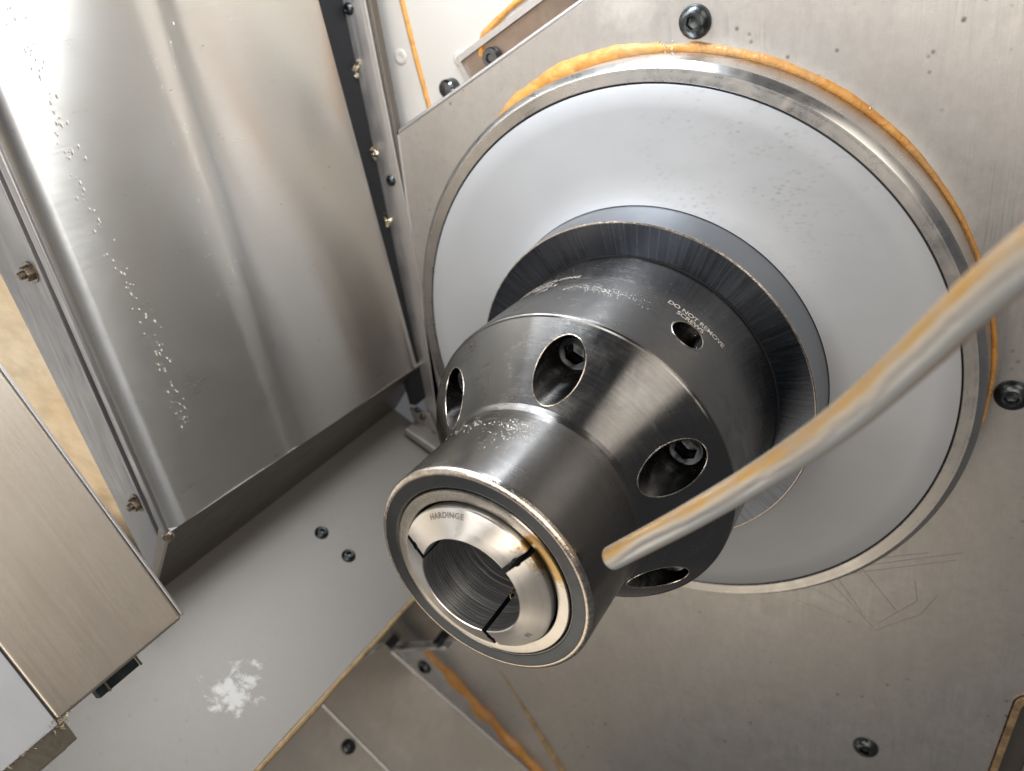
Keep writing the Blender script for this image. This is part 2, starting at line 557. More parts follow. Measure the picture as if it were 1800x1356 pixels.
def screw_data(loc, nrm, rad, height, dome=True, rot=0.0, hexr=0.42, depth=0.6):
    """screw head with a hexagonal socket; loc = centre of the seat"""
    x, y, n = frame_from(nrm)
    seg = 36
    loc = Vector(loc)
    rings = []

    def circ(r, h):
        rings.append([(r * math.cos(2 * PI * k / seg), r * math.sin(2 * PI * k / seg), h) for k in range(seg)])

    def hexa(r, h):
        L = []
        for k in range(seg):
            a = 2 * PI * k / seg
            q = (a - rot) % (PI / 3) - PI / 6
            rr = r * math.cos(PI / 6) / math.cos(q)
            L.append((rr * math.cos(a), rr * math.sin(a), h))
        rings.append(L)
    circ(rad, 0)
    if dome:
        for k in range(0, 7):
            a = (PI / 2) * k / 7 * 0.86
            circ(rad * math.cos(a) * 0.995, height * (0.12 + 0.88 * math.sin(a) / math.sin(PI / 2 * 0.86)))
        circ(rad * (hexr + 0.14), height)
    else:
        circ(rad, height * 0.88)
        circ(rad * 0.97, height * 0.95)
        circ(rad * 0.90, height)
        circ(rad * (hexr + 0.22), height)
        circ(rad * (hexr + 0.16), height * 0.985)
    hexa(rad * hexr * 1.05, height * 0.985)
    hexa(rad * hexr, height * 0.94)
    hexa(rad * hexr, height - depth * rad)
    rings.append([(0.05 * rad * math.cos(2 * PI * k / seg), 0.05 * rad * math.sin(2 * PI * k / seg), height - depth * rad * 1.12) for k in range(seg)])
    V = [loc + x * a + y * b + n * c for L in rings for (a, b, c) in L]
    F = []
    for j in range(len(rings) - 1):
        for k in range(seg):
            k2 = (k + 1) % seg
            F.append((j * seg + k, j * seg + k2, (j + 1) * seg + k2, (j + 1) * seg + k))
    F.append(tuple((len(rings) - 1) * seg + k for k in range(seg)))
    return V, F


def screw(loc, nrm, rad, height, parent, mat=None, dome=True, rot=0.0, name='screw', label=None, **kw):
    V, F = screw_data(loc, nrm, rad, height, dome, rot, **kw)
    return mesh_obj(name, V, F, mat or M['blackscrew'], parent, origin=loc, smooth=28, label=label)


def hex_bolt(loc, nrm, rad, parent, mat):
    x, y, n = frame_from(nrm)
    loc = Vector(loc)
    V, F = [], []
    rings = [(rad * 1.45, 0, 0), (rad * 1.45, rad * 0.18, 0), (rad * 1.05, rad * 0.20, 1), (rad * 1.05, rad * 0.85, 1), (rad * 0.85, rad, 0),
             (rad * 0.55, rad, 0), (rad * 0.5, rad * 1.6, 0), (rad * 0.3, rad * 1.75, 0)]
    seg = 24
    for r, h, hx in rings:
        for k in range(seg):
            a = 2 * PI * k / seg
            rr = r * (math.cos(PI / 6) / math.cos(a % (PI / 3) - PI / 6)) if hx else r
            V.append(loc + x * rr * math.cos(a) + y * rr * math.sin(a) + n * h)
    for j in range(len(rings) - 1):
        for k in range(seg):
            F.append((j * seg + k, j * seg + (k + 1) % seg, (j + 1) * seg + (k + 1) % seg, (j + 1) * seg + k))
    F.append(tuple((len(rings) - 1) * seg + k for k in range(seg)))
    return mesh_obj('bolt', V, F, mat, parent, origin=loc, smooth=28)


def cutter(V, F):
    me = bpy.data.meshes.new('cut')
    me.from_pydata([tuple(Vector(v) * U) for v in V], [], F)
    bm = bmesh.new()
    bm.from_mesh(me)
    bmesh.ops.remove_doubles(bm, verts=bm.verts, dist=1e-7)
    bmesh.ops.recalc_face_normals(bm, faces=bm.faces)
    bm.to_mesh(me)
    bm.free()
    o = bpy.data.objects.new('cut', me)
    C.objects.link(o)
    return o


def boolean(o, cuts, op='DIFFERENCE'):
    for c in cuts:
        md = o.modifiers.new('b', 'BOOLEAN')
        md.operation = op
        md.object = c
        md.solver = 'EXACT'
    bpy.context.view_layer.update()
    dg = bpy.context.evaluated_depsgraph_get()
    me = bpy.data.meshes.new_from_object(o.evaluated_get(dg))
    old = o.data
    o.modifiers.clear()
    o.data = me
    me.name = old.name
    for c in cuts:
        bpy.data.objects.remove(c)


def cyl_cut(c, r, y0, y1, seg=96):
    """cylinder along Y"""
    V = [(c[0] + r * math.cos(2 * PI * k / seg), y, c[1] + r * math.sin(2 * PI * k / seg)) for y in (y0, y1) for k in range(seg)]
    F = [tuple(range(seg)), tuple(range(2 * seg - 1, seg - 1, -1))] + [(k, (k + 1) % seg, seg + (k + 1) % seg, seg + k) for k in range(seg)]
    return cutter(V, F)


def box_cut(lo, hi, ang=0.0):
    V = [(x, y, z) for x in (lo[0], hi[0]) for y in (lo[1], hi[1]) for z in (lo[2], hi[2])]
    ca, sa = math.cos(ang), math.sin(ang)
    V = [(x * ca - z * sa, y, x * sa + z * ca) for x, y, z in V]
    F = [(0, 1, 3, 2), (4, 6, 7, 5), (0, 4, 5, 1), (2, 3, 7, 6), (0, 2, 6, 4), (1, 5, 7, 3)]
    return cutter(V, F)


def text_mesh(s, size, space=1.0):
    cu = bpy.data.curves.new('txt', 'FONT')
    cu.body = s
    cu.size = size
    cu.space_character = space
    cu.resolution_u = 4
    cu.offset = size * 0.02
    o = bpy.data.objects.new('txt', cu)
    C.objects.link(o)
    bpy.context.view_layer.update()
    me = bpy.data.meshes.new_from_object(o.evaluated_get(bpy.context.evaluated_depsgraph_get()))
    bpy.data.objects.remove(o)
    V = [tuple(v.co) for v in me.vertices]
    F = [tuple(p.vertices) for p in me.polygons]
    bpy.data.meshes.remove(me)
    return V, F


def Y(d):
    """depth behind the nose face -> world y (the wall face is y = 0)"""
    return d - 4.4


# ================================================================== headstock wall
wall = thing('headstock_wall_panel', 'large brushed steel wall panel behind the spindle, edged with amber sealant', 'wall panel')
wp = [(-3.55, 0, 2.66), (9.0, 0, 8.33), (9.0, 0, -13), (-9.5, 0, -13), (-9.5, 0, -2.95), (-3.80, 0, -2.30), (-3.90, 0, -1.9)]
sheet = prism('sheet', wp, (0, 0.07, 0), M['wall'], wall)


def rrect(x0, x1, z0, z1, r, y, n=8):
    P = []
    for cx, cz, a in ((x1 - r, z1 - r, 0), (x0 + r, z1 - r, PI / 2), (x0 + r, z0 + r, PI), (x1 - r, z0 + r, 1.5 * PI)):
        for k in range(n + 1):
            t = a + PI / 2 * k / n
            P.append((cx + r * math.cos(t), y, cz + r * math.sin(t)))
    return P


def tilt(P, c, a):
    ca, sa = math.cos(a), math.sin(a)
    return [(c[0] + (x - c[0]) * ca - (z - c[1]) * sa, y, c[1] + (x - c[0]) * sa + (z - c[1]) * ca) for x, y, z in P]


SLOT = (4.10, -4.04)
sa_ = math.radians(-5.0)
outl = tilt(rrect(4.10, 7.0, -9.0, -4.04, 0.22, -0.5), SLOT, sa_)
n_ = len(outl)
V = outl + [(x, 0.9, z) for x, y, z in outl]
boolean(sheet, [cutter(V, [tuple(range(n_)), tuple(range(2 * n_ - 1, n_ - 1, -1))] + [(i, (i + 1) % n_, n_ + (i + 1) % n_, n_ + i) for i in range(n_)])])
# folded upper edge of the panel
ed = Vector((9.0 + 3.55, 0, 8.33 - 2.66)).normalized()
en = Vector((-ed.z, 0, ed.x))
p0 = Vector((-3.55, 0, 2.66))
prism('folded_edge', [p0 + Vector((0, 0.073, 0)), p0 + Vector((0, 0.26, 0)), p0 + Vector((0, 0.26, 0)) - en * 0.05, p0 + Vector((0, 0.073, 0)) - en * 0.05], ed * 13.0, M['strip'], wall)
tube('edge_bead', [p0 + ed * t + en * 0.012 + Vector((0, 0.02, 0)) for t in (0.02, 3, 6, 10, 13)], 0.03, M['strip'], wall, 10)
tube('edge_bead', [Vector((-3.565, 0.02, 2.64)), Vector((-3.68, 0.02, 1.2)), Vector((-3.82, 0.02, -0.7)), Vector((-3.91, 0.02, -1.9))], 0.026, M['strip'], wall, 10)
for x, z, r, rt in ((0.43, 3.61, 0.165, 0.3), (3.57, -0.13, 0.165, 0.1), (2.53, -5.84, 0.165, 0.9)):
    screw((x, -0.002, z), (0, -1, 0), r, 0.10, wall, rot=rt, hexr=0.40, depth=0.45)
    lathe_v, lathe_f = lathe_data([(-0.0015, r * 0.8), (-0.006, r * 1.10), (-0.0015, r * 1.16)], 40, c=(x, z))
# faint scratches low down on the right
for pts in ([(1.9, -2.9), (3.35, -2.2)], [(2.0, -2.95), (3.3, -2.32)], [(2.0, -2.75), (3.0, -2.3)], [(1.75, -3.25), (2.55, -3.55), (2.95, -3.05), (2.9, -2.75)],
            [(1.55, -3.5), (2.5, -3.7), (3.0, -3.25), (3.15, -2.9)], [(1.95, -2.85), (2.35, -3.45)], [(2.2, -2.6), (2.75, -3.3)], [(1.85, -2.95), (2.5, -3.65)]):
    P = []
    for i in range(len(pts) - 1):
        for k in range(6):
            t = k / 6
            P.append((pts[i][0] * (1 - t) + pts[i + 1][0] * t, -0.0005, pts[i][1] * (1 - t) + pts[i + 1][1] * t))
    P.append((pts[-1][0], -0.0005, pts[-1][1]))
    tube('scratch', P, 0.0026, M['scratch'], wall, 4)


# sealant bead round the ring
P, Rr = [], []
for i in range(0, 221):
    a = math.radians(-14 + 147 * i / 220)
    ad = math.degrees(a)
    wdt = 0.022 + 0.034 * max(0, min(1, (ad - 25) / 60))
    if ad > 92:
        wdt += 0.042 * math.sin(min(1, (ad - 92) / 20) * PI / 2)
    wdt *= 1 + 0.14 * math.sin(ad * 0.31) * math.sin(ad * 0.17 + 1) + 0.03 * math.sin(ad * 1.7)
    if 84 < ad < 88.5:
        wdt *= 0.72
    wdt *= min(1, (i + 2) / 14, (222 - i) / 22)
    rr = 3.37 + wdt * 0.45
    P.append((rr * math.cos(a), wdt * 0.30, rr * math.sin(a)))
    Rr.append(wdt * 1.12)
tube('sealant_bead', P, Rr, M['sealant'], wall, 12, smooth=80)
for k in range(26):
    a = math.radians(rnd.choice([rnd.uniform(86, 91), rnd.uniform(40, 100)]))
    rr = 3.37 + rnd.uniform(-0.02, 0.10)
    q = rnd.uniform(0.008, 0.018)
    V, F = screw_data((rr * math.cos(a), -0.075 - rnd.uniform(0, 0.03), rr * math.sin(a)), (0, -1, 0.3), q, q, True)
    if k < 8:
        mesh_obj('chip', V, F, M['chip'], wall, smooth=60)

# amber bead low on the wall; the second bead imitates its reflection
run = [(-5.45, 0, -7.12), (-5.1, 0, -7.35), (-4.75, 0, -7.75), (-4.35, 0, -8.2), (-4.0, 0, -8.6), (-3.6, 0, -9.0), (-3.19, 0, -9.48), (-2.8, 0, -9.9)]
fine, fr = [], []
for i in range(len(run) - 1):
    for k in range(6):
        a, b = Vector(run[i]), Vector(run[i + 1])
        q = a.lerp(b, k / 6)
        n6 = i * 6 + k
        fine.append((q.x + 0.03 * math.sin(n6 * 0.9), 0.02, q.z + 0.03 * math.sin(n6 * 0.57 + 1)))
        fr.append((0.06 + 0.07 * min(1, n6 / 10)) * (1 + 0.22 * math.sin(n6 * 0.71) + rnd.uniform(-0.06, 0.06)))
tube('sealant_bead', fine, fr, M['sealant'], wall, 8)
tube('sealant_run', [(-3.62, 0, -6.95), (-3.35, 0, -7.5), (-3.1, 0, -8.05), (-2.85, 0, -8.6), (-2.6, 0, -9.15), (-2.4, 0, -9.6)], [0.012, 0.02, 0.05, 0.06, 0.07, 0.07], M['brownseal'], wall, 8)
screw((-5.50, -0.002, -7.62), (0, -1, 0), 0.15, 0.10, wall)

# slot frame with its amber edge
slot = thing('slot_frame', 'rounded slot at the lower right corner, amber edged, with a pale casting inside', 'slot frame', (SLOT[0], 0, SLOT[1]))
ol = tilt(rrect(4.115, 6.985, -8.985, -4.055, 0.205, 0), SLOT, sa_)
il = tilt(rrect(4.19, 6.91, -8.91, -4.13, 0.15, 0), SLOT, sa_)
n_ = len(ol)
V = [(x, -0.05, z) for x, y, z in ol] + [(x, -0.05, z) for x, y, z in il] + [(x, 0.4, z) for x, y, z in il] + [(x, 0.4, z) for x, y, z in ol]
F = []
for k in range(4):
    for i in range(n_):
        F.append((k * n_ + i, k * n_ + (i + 1) % n_, ((k + 1) % 4) * n_ + (i + 1) % n_, ((k + 1) % 4) * n_ + i))
o = mesh_obj('rim', V, F, M['gold'], slot, smooth=30)
prism('recess', [(3.7, 0.42, -3.6), (7.5, 0.42, -3.6), (7.5, 0.42, -9.5), (3.7, 0.42, -9.5)], (0, 0.05, 0), M['shade'], slot)
prism('casting', tilt([(4.47, 0.12, -4.5), (6.6, 0.12, -4.5), (6.6, 0.12, -8.5), (4.47, 0.12, -8.5)], (4.47, -4.5), sa_), (0, 0.27, 0), M['whitepart'], slot, 0.03)

# ================================================================== cream wall with sealant lines
cream = thing('cream_wall', 'cream painted wall at the upper left with amber sealant lines', 'wall', (0, 0.3, 0))
prism('sheet', [(-3.80, 0.3, -2.4), (12, 0.3, -2.4), (12, 0.3, 14), (-3.80, 0.3, 14)], (0, 0.1, 0), M['cream'], cream)
tube('sealant_line', [(-3.05, 0.312, 2.4), (-3.21, 0.312, 2.92), (-3.28, 0.312, 3.5), (-3.34, 0.312, 4.18), (-3.5, 0.312, 6)], 0.042, M['sealant'], cream, 8)
tube('sealant_line', [(-2.31, 0.29, 3.46), (-2.28, 0.29, 3.58), (-2.23, 0.29, 3.70), (-2.05, 0.29, 3.80), (-1.86, 0.29, 3.92), (-1.67, 0.29, 4.02), (-1.3, 0.29, 4.2), (-1.0, 0.29, 4.4)],
     [0.035, 0.045, 0.035, 0.045, 0.03, 0.045, 0.04, 0.04], M['sealant'], cream, 8)
for x, z in ((-3.52, 3.54), (-2.62, 3.45)):
    V, F = lathe_data([(0.298, 0.10), (0.288, 0.09), (0.286, 0.05), (0.292, 0.03), (0.292, 0.001)], 28, c=(x, z))
    mesh_obj('screw_cap', V, F, M['cream'], cream, smooth=50)
# brown channel behind the panel's upper edge
chan = thing('edge_channel', 'brown steel channel behind the upper edge of the wall panel', 'channel', (-2.5, 0.2, 3.3))
c0_ = p0 + ed * 1.20 + Vector((0, 0.262, 0))
L_ = 12.0
for nm, a, b, c_, d_, mt in (('web', 0.0, 0.30, 0.10, 0.02, M['brown']), ('lip', 0.30, 0.37, -0.12, 0.14, M['strip'])):
    q = c0_ + en * a
    prism(nm, [q + Vector((0, c_, 0)) * 0.2, q + en * (b - a) + Vector((0, c_, 0)) * 0.2, q + en * (b - a) + Vector((0, 0.03, 0)), q + Vector((0, 0.03, 0))], ed * L_, mt, chan)
prism('end_cap', [c0_ + Vector((0, -0.03, 0)), c0_ + en * 0.36 + Vector((0, -0.03, 0)), c0_ + en * 0.36 + Vector((0, 0.03, 0)), c0_ + Vector((0, 0.03, 0))], -ed * 0.05, M['strip'], chan)
V, F = lathe_data([(0.20, 0.0), (0.20, 0.04), (0.17, 0.055), (0.17, 0.10), (0.20, 0.115), (0.26, 0.115)], 30, c=(c0_.x + ed.x * 0.42 + en.x * 0.12, c0_.z + ed.z * 0.42 + en.z * 0.12))
mesh_obj('grommet', V, F, M['bolt'], chan, smooth=30)
bl = thing('panel_bolt', 'small round steel bolt head peeking over the panel edge beside the channel', 'bolt', (-2.80, 0.25, 3.10))
V, F = lathe_data([(0.30, 0.115), (0.16, 0.115), (0.13, 0.09), (0.125, 0.0)], 32, c=(-2.80, 3.13))
mesh_obj('bolt_head', V, F, M['bolt'], bl, smooth=30)

# steel strip left of the wall panel, with screws
strip = thing('edge_strip', 'narrow grey steel strip with dark screws beside the black wiper seal', 'strip', (-3.9, 0.1, 0))
prism('bar', [(-4.06, 0.0, -2.3), (-3.73, 0.0, -2.3), (-3.72, 0.0, 9), (-4.12, 0.0, 9)], (0, 0.12, 0), M['strip'], strip, 0.015)
prism('inner_bar', [(-3.725, -0.02, -2.3), (-3.66, -0.02, -2.3), (-3.64, -0.02, 9), (-3.715, -0.02, 9)], (0, 0.12, 0), M['strip'], strip, 0.01)
prism('inner_bar', [(-3.655, 0.01, -2.3), (-3.61, 0.01, -2.3), (-3.57, 0.01, 9), (-3.635, 0.01, 9)], (0, 0.12, 0), M['shade'], strip, 0.01)
for x, z in ((-3.94, 4.17), (-3.83, 2.05), (-3.98, 6.3)):
    screw((x, -0.001, z), (0, -1, 0), 0.075, 0.05, strip)
prism('foot', [(-4.35, -0.07, -1.50), (-3.98, -0.07, -1.55), (-3.85, -0.07, -1.98), (-4.30, -0.07, -1.78)], (0, 0.06, 0), M['ledge'], strip, 0.02)
prism('foot', [(-4.32, -0.35, -1.80), (-3.74, -0.35, -2.14), (-3.70, -0.35, -2.00), (-4.27, -0.35, -1.70)], (0, 0.30, 0), M['ledge'], strip, 0.03)
for x, z in ((-4.10, -1.62), (-3.95, -1.90), (-4.17, -1.50)):
    screw((x, -0.071, z), (0, -1, 0), 0.05, 0.04, strip)
for k in range(3):
    z = (3.55, 2.45, 1.55)[k]
    V, F = [], []
    for q in range(14):
        c_ = Vector((-4.00 + rnd.uniform(-.05, .05), -0.04 + rnd.uniform(-.03, .02), z + rnd.uniform(-.12, .12) * (1.3 if k == 0 else .8)))
        b_ = len(V)
        V += [c_ + Vector([rnd.uniform(-.05, .05) for _ in range(3)]) for _ in range(4)]
        F += [(b_, b_ + 1, b_ + 2), (b_, b_ + 2, b_ + 3), (b_, b_ + 3, b_ + 1), (b_ + 1, b_ + 3, b_ + 2)]
    o = mesh_obj('swarf', V, F, M['chip'], None)
    o['label'] = ('pale tuft of swarf caught at the top of the black seal', 'small tuft of swarf on the black seal below the upper screw', 'lowest speck of swarf on the black seal near the wall panel')[k]
    o['category'] = 'swarf'
    o['kind'] = 'stuff'

filler = prism('wiper_seal', [(-4.02, -0.26, -1.3), (-4.02, -0.004, -1.3), (-4.00, -0.004, 9), (-4.00, -1.15, 9)], (-0.12, 0, 0), M['rubber'])  # black strip put in to stand for the shaded gap
filler['label'] = 'long black rubber wiper seal between the steel guard and the grey strip'
filler['category'] = 'seal'

# ================================================================== left guard sheet
GX = -3.98
guard = thing('side_guard', 'tall brushed steel guard sheet on the left with a dark folded lower edge', 'guard', (GX, -2, 0))
# main face with gentle undulation, as a grid
V, F, UVs = [], [], []
ny, nz = 40, 40
zb = lambda y: -0.72 + 0.20 * (-y / 4.5)
y_near = -4.56
for j in range(nz + 1):
    for i in range(ny + 1):
        t = i / ny
        s_ = j / nz
        yr = -0.10 - 0.68 * s_
        y = yr * (1 - t) + (y_near - 0.02 * s_ * 9) * t
        z = zb(y) * (1 - s_) + 9.0 * s_
        x = GX - 0.020 * math.exp(-((y + 2.7) / 0.10) ** 2) + 0.012 * math.sin(y * 2.2)
        if t > 0.985:
            x -= 0.04
        V.append((x, y, z))
        UVs.append((y, z))
m = ny + 1
for j in range(nz):
    for i in range(ny):
        F.append((j * m + i, j * m + i + 1, (j + 1) * m + i + 1, (j + 1) * m + i))
mesh_obj('sheet', V, F, M['guard'], guard, smooth=40, uv=UVs)
# trail of dried droplets down the guard
DZ = [(-4.16, 4.9), (-4.14, 4.58), (-4.10, 4.26), (-4.07, 4.08), (-4.10, 3.79), (-4.08, 3.39), (-4.13, 2.98), (-4.05, 2.57), (-4.01, 2.06), (-3.97, 1.56), (-3.96, 1.27), (-3.97, 0.77), (-3.95, 0.48)]
V, F = [], []
for k in range(210):
    if k < 150:
        i = rnd.randrange(len(DZ) - 1)
        t = rnd.random()
        y = DZ[i][0] * (1 - t) + DZ[i + 1][0] * t + rnd.gauss(0, 0.05)
        z = DZ[i][1] * (1 - t) + DZ[i + 1][1] * t + rnd.gauss(0, 0.05)
    else:
        y = rnd.uniform(-2.9, -1.9) - 0.0
        z = rnd.uniform(1.5, 4.6)
        y = y - (4.6 - z) * 0.12
    q = rnd.uniform(0.004, 0.010) if k < 150 else rnd.uniform(0.003, 0.008)
    st_ = rnd.uniform(1.0, 2.4)
    b_ = len(V)
    for (rr, h) in ((1, 0), (0.75, 0.1)):
        for j in range(8):
            a = 2 * PI * j / 8
            V.append((GX + 0.004 + q * h * 0.7, y + q * rr * math.cos(a), z + q * rr * st_ * math.sin(a)))
    V.append((GX + 0.004 + q * 0.09, y, z))
    for j in range(8):
        F.append((b_ + j, b_ + (j + 1) % 8, b_ + 8 + (j + 1) % 8, b_ + 8 + j))
        F.append((b_ + 8 + j, b_ + 8 + (j + 1) % 8, b_ + 16))
o = mesh_obj('dried_droplets', V, F, M['dropd'], guard, smooth=70)
o['kind'] = 'stuff'
# folded lower flange
prism('lower_flange', [(GX, 0.05, -0.725), (-4.74, 0.05, -1.635), (-4.74, -4.62, -1.60), (GX, y_near, -0.52)], (-0.03, 0, 0.03), M['shade'], guard)
# near edge: hem
prism('near_edge', [(GX + 0.015, y_near - 0.01, -0.56), (GX + 0.015, y_near - 0.18, 9.0), (GX - 0.09, y_near - 0.18, 9.0), (GX - 0.09, y_near - 0.01, -0.56)], (0, -0.05, 0), M['strip'], guard, 0.02)
prism('seam', [(GX - 0.16, y_near - 0.02, -0.72), (GX - 0.16, y_near - 0.19, 9.0), (GX - 0.20, y_near - 0.19, 9.0), (GX - 0.20, y_near - 0.02, -0.72)], (0, -0.05, 0), M['strip'], guard, 0.01)
prism('end_flange', [(GX, y_near - 0.02, -0.55), (-4.74, -4.63, -1.62), (-4.80, -4.63, -1.60), (GX - 0.08, y_near - 0.02, -0.45)], (0, -0.05, 0), M['plate'], guard)
prism('return_flange', [(GX - 0.03, y_near - 0.0, -0.62), (GX - 0.03, y_near - 0.0, 9), (-5.15, y_near, 9), (-5.15, y_near, 2.5), (-4.75, y_near, -1.3)], (0, 0.04, 0), M['flangesteel'], guard)
hex_bolt((-4.55, y_near - 0.002, 2.40), (0, -1, 0), 0.075, guard, M['nut'])
hex_bolt((-4.40, y_near - 0.002, -0.24), (0, -1, 0), 0.075, guard, M['nut'])
# weld blob at the corner
V, F = screw_data((GX - 0.02, y_near - 0.03, -0.56), (0.3, -1, 0), 0.07, 0.05, True, depth=0.0)
mesh_obj('weld_spot', V, F, M['nut'], guard, smooth=60)
# stained plate beyond the return flange
st = thing('stained_plate', 'oil stained tan plate between the side guard and the sliding cover', 'plate', (-5.5, -4.3, 0))
prism('sheet', [(-4.80, y_near + 0.10, -1.5), (-4.80, y_near + 0.10, 9), (-9.5, y_near + 0.10, 9), (-9.5, y_near + 0.10, -1.5)], (0, 0.05, 0), M['stained'], st)
P = [(-5.05 - 0.02 * math.sin(z * 7) + 0.27 * (2.6 - z) / 3.5 * 0.9, y_near + 0.08, z) for z in [2.9 - 0.12 * k for k in range(34)]]
tube('residue_line', P, [0.014 + 0.012 * rnd.random() for _ in P], M['chip'], st, 6)

# ================================================================== sloped ledge below
LA = Vector((-4.75, 0, -1.60))
LB = Vector((-2.78, 0, -2.80))
ledge = thing('sloped_ledge', 'dull grey sloped steel ledge under the chuck with two black screws', 'ledge', (-3.8, -3, -2.2))
ld = (LB - LA).normalized()
ln_ = Vector((-ld.z, 0, ld.x)) * -1
if ln_.z < 0:
    ln_ = -ln_
q0, q1 = LA - ld * 0.3, LB
prism('sheet', [q0 + Vector((0, -0.004, 0)), q1 + Vector((0, -0.004, 0)), q1 + Vector((0, -11, 0)), q0 + Vector((0, -11, 0))], -ln_ * 0.06, M['ledge'], ledge)
tube('sealant_bead', [q1 + Vector((0.01, -0.4 * k, -0.015 + 0.006 * math.sin(k * 2.1))) for k in range(0, 26)], [0.028 + 0.014 * rnd.random() for _ in range(26)], M['brownseal'], ledge, 8)
for x, y in ((-4.07, -2.59), (-3.65, -2.61)):
    t = (x - LA.x) / (LB.x - LA.x)
    z = LA.z + (LB.z - LA.z) * t
    screw(Vector((x, y, z)) + ln_ * 0.001, ln_, 0.095, 0.06, ledge)
# ================================================================== lower sheets
GN = Vector((0.718, 0, 0.696))
GD = Vector((0.696, 0, -0.718))
g0 = Vector((-5.37, 0, -7.23))
low = thing('lower_guard', 'folded grey steel guard sheet at the bottom below the ledge', 'guard', (-5.4, -2, -7.2))


def G(s_, y, h=0.0):
    return g0 + GD * s_ + Vector((0, y, 0)) + GN * h


prism('rear_sheet', [G(-0.75, -0.50), G(4.5, 0.02), G(4.5, -2.0), G(-0.95, -2.15)], -GN * 0.05, M['plate'], low)
prism('front_sheet', [G(-0.95, -2.17), G(4.5, -2.02), G(4.5, -9), G(-1.5, -9)], -GN * 0.05 + GN * 0.0, M['plate'], low)
tube('fold', [G(-0.95, -2.16, 0.0), G(4.5, -2.01, 0.0)], 0.03, M['strip'], low, 8)
tube('fold', [G(-0.55, -0.50, 0.0), G(4.5, 0.0, 0.0)], 0.045, M['strip'], low, 8)
screw(G(-0.02, -2.33, 0.002), GN, 0.13, 0.08, low)
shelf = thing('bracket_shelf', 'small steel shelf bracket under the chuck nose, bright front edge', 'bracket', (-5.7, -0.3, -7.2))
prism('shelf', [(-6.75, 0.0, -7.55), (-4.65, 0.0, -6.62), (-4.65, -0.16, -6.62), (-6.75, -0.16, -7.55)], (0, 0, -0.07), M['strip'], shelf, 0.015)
prism('back_plate', [(-8.0, -0.03, -7.4), (-6.75, -0.03, -7.48), (-4.60, -0.03, -6.54), (-3.0, -0.03, -4.9), (-3.0, -0.03, -2.9), (-8.0, -0.03, -2.9)], (0, 0.025, 0), M['shade'], shelf)  # dark plate put in for the shadow on the wall below the ledge
for x, z in ((-6.1, -7.08), (-4.75, -6.46)):
    V, F = lathe_data([(-0.03, 0.09), (-0.30, 0.09), (-0.34, 0.06), (-0.34, 0.001)], 20, c=(x, z))
    mesh_obj('stud', V, F, M['bolt'], shelf, smooth=40)

# ================================================================== sliding cover, near left
th = math.radians(27)
bm_ = Vector((math.cos(th), 0, math.sin(th)))          # face normal
be = Vector((-math.sin(th), 0, math.cos(th)))          # up along the face
bc = Vector((-2.5, -5.54, -0.36))                      # lower far corner
cov = thing('sliding_cover', 'thick brushed steel sliding cover at the left edge, nearest the viewer', 'cover', (-3, -6, 0))


def BP(s_, y, h=0.0):
    return Vector((bc.x, y, bc.z)) + be * s_ + bm_ * h


prism('cover_plate', [BP(0, -5.54), BP(7, -5.54), BP(7, -6.742), BP(0, -6.742)], -bm_ * 0.10, M['cover'], cov, 0.03, seg=3)
prism('far_hem', [BP(0.02, -5.50, -0.012), BP(7, -5.50, -0.012), BP(7, -5.53, -0.012), BP(0.02, -5.53, -0.012)], -bm_ * 0.12, M['strip'], cov, 0.01)
prism('near_plate', [BP(-0.02, -6.752, -0.004), BP(7, -6.752, -0.004), BP(7, -9.5, -0.004), BP(-0.02, -9.5, -0.004)], -bm_ * 0.16, M['flangesteel'], cov, 0.006)
prism('sawn_bar', [BP(-0.21, -6.705, -0.03), BP(-0.024, -6.70, -0.03), BP(-0.024, -9.5, -0.03), BP(-0.21, -9.5, -0.03)], -bm_ * 0.20, M['rough'], cov, 0.008)
prism('lower_lip', [BP(-0.235, -6.78, -0.12), BP(-0.212, -6.78, -0.12), BP(-0.212, -9.5, -0.12), BP(-0.235, -9.5, -0.12)], -bm_ * 0.05, M['strip'], cov)
tube('seam', [BP(0.0, -6.748, -0.004), BP(3, -6.748, -0.004), BP(7, -6.748, -0.004)], 0.006, M['rubber'], cov, 6)
# dark channel end below the cover
ch = thing('channel_end', 'short black channel end poking out below the sliding cover', 'channel', (-2.5, -6.2, -0.4))
prism('channel', [BP(0.3, -6.00, -0.13), BP(-0.105, -6.00, -0.13), BP(-0.105, -6.385, -0.13), BP(0.3, -6.385, -0.13)], -bm_ * 0.10, M['black'], ch, 0.008)
prism('lip', [BP(-0.107, -6.29, -0.125), BP(0.3, -6.29, -0.125), BP(0.3, -6.305, -0.125), BP(-0.107, -6.305, -0.125)], bm_ * 0.02, M['brown'], ch)
prism('lip', [BP(-0.107, -5.985, -0.125), BP(0.3, -5.985, -0.125), BP(0.3, -6.0, -0.125), BP(-0.107, -6.0, -0.125)], bm_ * 0.02, M['brown'], ch)
